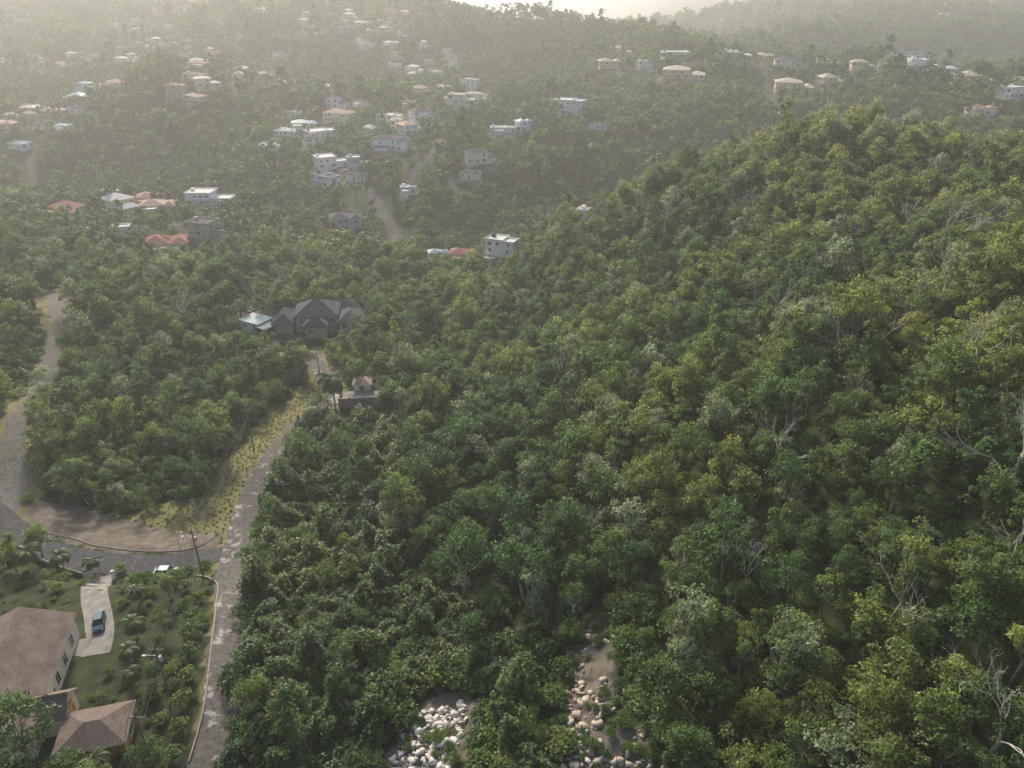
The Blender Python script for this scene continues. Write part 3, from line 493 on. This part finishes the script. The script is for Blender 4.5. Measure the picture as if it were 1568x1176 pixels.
for y0,y1,s,scf in((300,560,5.8,.82),(560,900,7,.92),(900,1400,9.5,1.15),(1400,2300,17,1.9)):
    x,y=jgrid(-.8*y1-25,.8*y1+25,y0,y1,s);bad=np.zeros(len(x),bool)
    for h in HS:
        if h[1]>y0-60 and h[1]<y1+60:
            bad|=((x-h[0])/(h[2]*.5+2))**2+((y-h[1]+10)/(h[2]*.4+14))**2<1
    if y0<900:
        for c,w in roads[:9]: bad|=rdist(x,y,c,1)<w/2+3.5
    gb=bad&(rng.uniform(size=len(x))<.6)
    inner=np.zeros(len(x),bool)
    for h in HS:
        if h[1]>y0-60 and h[1]<y1+60: inner|=((x-h[0])/(h[2]*.5+.5))**2+((y-h[1])/(h[2]*.4+3))**2<1
    gb&=~inner
    if y0<900:
        for c,w in roads[:9]: gb&=~(rdist(x,y,c,1)<w/2+1.5)
    put(x[gb],y[gb],rng.choice(iF,gb.sum()),rng.uniform(.15,.4,gb.sum()),.5+rng.normal(0,.15,gb.sum()))
    x,y=x[~bad],y[~bad];put(x,y,rng.choice(iF,len(x)),scf*np.clip(rng.lognormal(-.05,.28,len(x)),.5,1.7),np.clip(.2+fbm(x,y,80,3,14)*.5+rng.normal(0,.13,len(x)),0,.9))
for px,py,s in((68,95,1.3),(90,148,1.3),(60,73,1.1),(52,122,1.1),(31,74,.8),(24,127,1),(58,111,1.1),(17,128,.9),(46,45,.9),(44,60,.85),(55,62,.9),(75,120,1.1),(40,90,1),(95,170,1.2)): plant('dead_tree',random.choice([mB[0],mB[1],mB[3]]),px,py,s*1.3)
for px,py,s,v in((-46.2,166,1.5,0),(-57.5,81,.8,1),(-80.5,100.5,.85,1),(-84,98,.9,0),(-56,76,.7,1),(-53.5,72,.6,1),(-74.5,99.5,.7,1),(-52,58,.8,1),(-61,89,.7,1)): plant('palm_tree',mP[v],px,py,s)
for px,py,s in((-60.5,57.5,1.5),(-65,56,1.35),(-55,56,1.0),(-87,104,1.0),(-92,98,1.1),(-88,92,1.0),(-86,86,1),(-49.5,54.5,.8),(-44.5,57,.8),(-56,90,.6),(-53.5,82,.55),(-62,93,.5),(-51,72,.55)): plant('garden_tree',random.choice(mT[:3]),px,py,s)
for px,py,s in((-66,97,.9),(-63,96.2,1.1),(-60.5,95,1),(-57.5,94.5,1.1),(-54.8,92.5,1),(-51.6,89.5,1),(-50.4,85,1.1),(-49.3,81,1.2),(-47.8,77,1.1),(-46.3,72.5,1),(-45.4,68.5,1.1),(-44.4,64.5,1),(-43.6,60.5,1.1),(-60,91,.7),(-56.5,87,.6),(-54,84,.5),(-59.5,86.5,.5),(-51.5,66,.9),(-50.5,70,.8),(-52,78,.6),(-58.5,74,.6),(-57.2,69.5,.7),(-78,96.5,.9),(-81,97,1),(-70,100,.8),(-56,65.5,.7),(-48.5,84,.8),(-49,74.5,.8),(-47.5,66,.8),(-47,62,.8),(-49.5,60,.9),(-54,67.5,.7),(-53,88,.8),(-76,92,.7),(-73,94,.6)): plant('garden_shrub',random.choice(mS),px,py,s*1.15)
P_=np.concatenate(P_);Rr=np.concatenate(Rr);Sc=np.concatenate(Sc);Ix=np.concatenate(Ix);Tn=np.concatenate(Tn)
me=bpy.data.meshes.new('forest');me.vertices.add(len(P_));me.vertices.foreach_set('co',P_.astype(np.float32).ravel())
for nm,ty,dt in(('rot','FLOAT_VECTOR',Rr),('scl','FLOAT_VECTOR',Sc)):
    a=me.attributes.new(nm,ty,'POINT');a.data.foreach_set('vector',dt.astype(np.float32).ravel())
a=me.attributes.new('idx','INT','POINT');a.data.foreach_set('value',Ix.astype(np.int32))
a=me.attributes.new('tint','FLOAT','POINT');a.data.foreach_set('value',Tn.astype(np.float32))
fo=link(bpy.data.objects.new('forest_vegetation',me))
ng=bpy.data.node_groups.new('scatter','GeometryNodeTree');ng.interface.new_socket('Geometry',in_out='INPUT',socket_type='NodeSocketGeometry');ng.interface.new_socket('Geometry',in_out='OUTPUT',socket_type='NodeSocketGeometry')
N=ng.nodes;L=ng.links;gi=N.new('NodeGroupInput');go=N.new('NodeGroupOutput');ip=N.new('GeometryNodeInstanceOnPoints');ci=N.new('GeometryNodeCollectionInfo');ci.inputs['Collection'].default_value=variants;ci.inputs['Separate Children'].default_value=True;ci.inputs['Reset Children'].default_value=True
def na(nm,ty): q=N.new('GeometryNodeInputNamedAttribute');q.data_type=ty;q.inputs['Name'].default_value=nm;return q.outputs['Attribute']
L.new(gi.outputs[0],ip.inputs['Points']);L.new(ci.outputs[0],ip.inputs['Instance']);ip.inputs['Pick Instance'].default_value=True
L.new(na('idx','INT'),ip.inputs['Instance Index']);L.new(na('rot','FLOAT_VECTOR'),ip.inputs['Rotation']);L.new(na('scl','FLOAT_VECTOR'),ip.inputs['Scale']);L.new(ip.outputs[0],go.inputs[0])
fo.modifiers.new('scatter','NODES').node_group=ng
# ------------------------------------------------------------------ rocks
def rocks(name,poly,k,s0,s1,mat,seed,pw=3):
    r=np.random.default_rng(seed);t=(1+5**.5)/2
    iv=np.array([(-1,t,0),(1,t,0),(-1,-t,0),(1,-t,0),(0,-1,t),(0,1,t),(0,-1,-t),(0,1,-t),(t,0,-1),(t,0,1),(-t,0,-1),(-t,0,1)])/1.9
    fi=np.array([(0,11,5),(0,5,1),(0,1,7),(0,7,10),(0,10,11),(1,5,9),(5,11,4),(11,10,2),(10,7,6),(7,1,8),(3,9,4),(3,4,2),(3,2,6),(3,6,8),(3,8,9),(4,9,5),(2,4,11),(6,2,10),(8,6,7),(9,8,1)])
    P=np.array(poly);V=[];F=[];c=0
    while c<k:
        x=r.uniform(P[:,0].min(),P[:,0].max());y=r.uniform(P[:,1].min(),P[:,1].max())
        if not inpoly(np.array([x]),np.array([y]),poly)[0] or fbm(np.array(x),np.array(y),4,2,41)<-.15: continue
        s=s0+(s1-s0)*r.uniform()**pw;v=iv*r.uniform(.45,1.45,(12,3))*np.array([s,s*r.uniform(.4,1.1),s*r.uniform(.3,.7)]);a=r.uniform(0,6.28);v=v@np.array([[math.cos(a),-math.sin(a),0],[math.sin(a),math.cos(a),0],[0,0,1]])
        V.append(v+np.array([x,y,float(zat(x,y))+s*.15+r.uniform(0,.15)]));F.append(fi+12*c);c+=1
    me=bpy.data.meshes.new(name);fastmesh(me,np.concatenate(V),np.concatenate(F));me.materials.append(mat);link(bpy.data.objects.new(name,me))
rocks('limestone_rubble',[(-17,42),(-15.5,58),(-13.5,64.5),(-9.5,68.5),(-5.5,66),(-7,58),(-7,42)],1300,.08,.7,M['rock'],3,4);rocks('rock_outcrop',SCAR,750,.08,.75,M['rockb'],5,4)
rocks('rubble_heap',[(-100,234),(-90,230),(-86,243),(-97,245)],120,.2,1.1,M['rockb'],9)
# ------------------------------------------------------------------ car
def car(name,loc,rz,paint):
    M['_paint']=simple(name+'_paint',paint,.3,.03,spec=.5)
    b=MB();ys_=[-2.15,-2.0,-1.2,-.75,.2,1.3,1.75,2.1,2.18]
    low=[.42,.3,.22,.22,.22,.22,.25,.32,.45];top=[.62,.82,.95,1.0,1.0,1.0,.98,.9,.6];hw=[.62,.78,.85,.87,.88,.87,.85,.78,.65]
    R_=[]
    for yy,l_,t_,w_ in zip(ys_,low,top,hw):
        R_.append([(-w_*.9,yy,l_),(-w_,yy,(l_+t_)/2),(-w_*.94,yy,t_),(w_*.94,yy,t_),(w_,yy,(l_+t_)/2),(w_*.9,yy,l_)])
    for a,c in zip(R_[:-1],R_[1:]):
        for i in range(6): j=(i+1)%6;b.poly([a[i],a[j],c[j],c[i]],'_paint')
    b.poly(R_[0][::-1],'_paint');b.poly(R_[-1],'_paint')
    cb=[(-.8,-1.25,.98),(.8,-1.25,.98),(.8,1.75,.98),(-.8,1.75,.98)];ct=[(-.6,-.45,1.45),(.6,-.45,1.45),(.6,1.1,1.45),(-.6,1.1,1.45)]
    for i in range(4): j=(i+1)%4;b.poly([cb[i],cb[j],ct[j],ct[i]],'glass')
    b.box(-.62,.62,-.5,1.15,1.45,1.5,'_paint')
    for x_ in(-.71,.71): b.box(x_-.06,x_+.06,.21,.29,.98,1.46,'_paint')
    for sx in(-1,1):
        for wy in(-1.35,1.35):
            k=14
            for (r_,xx,mt) in((.33,.9,'dark'),(.2,.91,'trim')):
                ring=[(sx*xx,wy+r_*math.cos(t*2*math.pi/k),.33+r_*math.sin(t*2*math.pi/k)) for t in range(k)];b.poly(ring,mt)
                if r_>.3:
                    r2=[(sx*.68,p[1],p[2]) for p in ring]
                    for i in range(k): b.poly([ring[i],ring[(i+1)%k],r2[(i+1)%k],r2[i]],mt)
        b.box(sx*.62-.14,sx*.62+.14,-2.12,-2.02,.6,.75,'trim');b.box(sx*.62-.12,sx*.62+.12,2.1,2.19,.62,.78,'red');b.box(sx*.95-.07,sx*.95+.07,-.95,-.8,.98,1.12,'_paint')
    return b.obj(name,loc,rz)
car('parked_car',(-64.9,83.9,float(zat(-65,83.9))+.07),.4,(.03,.10,.15))
car('parked_car',(-61.5,99.2,float(zat(-61.5,99.2))+.08),1.6,(.38,.48,.56))
# ------------------------------------------------------------------ poles & wires
poles=[(-40.5,40,10),(-45.6,59.3,10),(-47.6,69.5,10),(-54.2,97.5,10.5),(-60.0,143,11),(-55,186,10)]
tops=[]
for i,(x,y,h) in enumerate(poles):
    z=float(zat(x,y));b=MB();k=8
    for j in range(5):
        r0,r1=.17-.015*j,.17-.015*(j+1);z0,z1=-1+(h+1)*j/5,-1+(h+1)*(j+1)/5
        for t in range(k):
            a0,a1=t*2*math.pi/k,(t+1)*2*math.pi/k;b.poly([(r0*math.cos(a0),r0*math.sin(a0),z0),(r0*math.cos(a1),r0*math.sin(a1),z0),(r1*math.cos(a1),r1*math.sin(a1),z1),(r1*math.cos(a0),r1*math.sin(a0),z1)],'wood')
    b.box(-1.1,1.1,.1,.22,h-.6,h-.45,'wood')
    for xx in(-1,-.35,.35,1): b.box(xx-.05,xx+.05,.11,.21,h-.45,h-.25,'trim')
    if i in(2,3): 
        b.box(.2,.55,-.2,.2,h-2.4,h-1.5,'pale');b.box(-1.6,-.1,-.04,.04,h-1.4,h-1.33,'pale');b.box(-2,-1.5,-.12,.12,h-1.45,h-1.35,'trim')
    b.obj('utility_pole',(x,y,z));tops.append((x,y,z+h))
cu=bpy.data.curves.new('power_lines','CURVE');cu.dimensions='3D';cu.bevel_depth=.035;cu.bevel_resolution=1;cu.materials.append(M['wire'])
for a,c in zip(tops[:-1],tops[1:]):
    for dx,dz in((-1,-.25),(-.35,-.25),(.35,-.25),(1,-.25),(0,-1.6),(.1,-2.2)):
        sp=cu.splines.new('POLY');sp.points.add(14);L_=math.dist(a,c)
        for i in range(15):
            t=i/14;sp.points[i].co=(a[0]+(c[0]-a[0])*t+dx,a[1]+(c[1]-a[1])*t+.16,a[2]+(c[2]-a[2])*t+dz-L_*.025*4*t*(1-t),1)
link(bpy.data.objects.new('power_lines',cu))
b=MB();k=8
for t in range(k):
    a0,a1=t*2*math.pi/k,(t+1)*2*math.pi/k;b.poly([(.07*math.cos(a0),.07*math.sin(a0),-.5),(.07*math.cos(a1),.07*math.sin(a1),-.5),(.05*math.cos(a1),.05*math.sin(a1),4.2),(.05*math.cos(a0),.05*math.sin(a0),4.2)],'pale')
b.box(-.05,.9,-.04,.04,4.1,4.18,'pale');b.box(.5,1.1,-.14,.14,4.0,4.1,'trim');b.obj('street_lamp',(-61.8,105.9,float(zat(-61.8,105.9))))
for gx_,gy_ in((-75.3,98.4),(-70.2,97.9)):
    b=MB();b.box(-.3,.3,-.3,.3,-.5,1.6,'trim');b.box(-.4,.4,-.4,.4,1.603,1.75,'concrete');b.box(-.2,.2,-.2,.2,1.753,1.95,'trim');b.obj('gate_post',(gx_,gy_,float(zat(gx_,gy_))))
# ------------------------------------------------------------------ haze volume
b=MB();M['haze']=bpy.data.materials.new('haze_air');M['haze'].use_nodes=True;nt=M['haze'].node_tree;nt.nodes.remove(nt.nodes['Principled BSDF'])
vs=nt.nodes.new('ShaderNodeVolumeScatter');vs.inputs['Density'].default_value=.00036;vs.inputs['Color'].default_value=(.99,.99,.99,1);vs.inputs['Anisotropy'].default_value=.35;nt.links.new(vs.outputs[0],nt.nodes['Material Output'].inputs['Volume'])
b.box(-8900,8900,-390,13900,-420,135,'haze');b.obj('haze')
# ------------------------------------------------------------------ light, world, camera
EL,AZ=32,-20
wd=bpy.data.worlds.new('World');scene.world=wd;wd.use_nodes=True;nt=wd.node_tree
sk=nt.nodes.new('ShaderNodeTexSky');sk.sky_type='NISHITA';sk.sun_disc=False;sk.sun_elevation=math.radians(EL);sk.sun_rotation=math.radians(AZ);sk.dust_density=3;sk.air_density=1.0
nt.links.new(sk.outputs[0],nt.nodes['Background'].inputs[0]);nt.nodes['Background'].inputs[1].default_value=.15
l=bpy.data.lights.new('sun','SUN');l.energy=4.8;l.angle=math.radians(8);l.color=(1,.89,.72);so=link(bpy.data.objects.new('sun',l))
d=Vector((math.sin(math.radians(AZ))*math.cos(math.radians(EL)),math.cos(math.radians(AZ))*math.cos(math.radians(EL)),math.sin(math.radians(EL))))
so.rotation_euler=(-d).to_track_quat('-Z','Y').to_euler()
cam=bpy.data.cameras.new('camera');co=link(bpy.data.objects.new('camera',cam));scene.camera=co
co.location=(0,0,95);co.rotation_euler=(math.radians(62),0,0);cam.sensor_width=36;cam.lens=36*1120/1568;cam.clip_end=30000;cam.clip_start=.5
scene.view_settings.view_transform='Standard';scene.view_settings.look='None';scene.view_settings.exposure=0
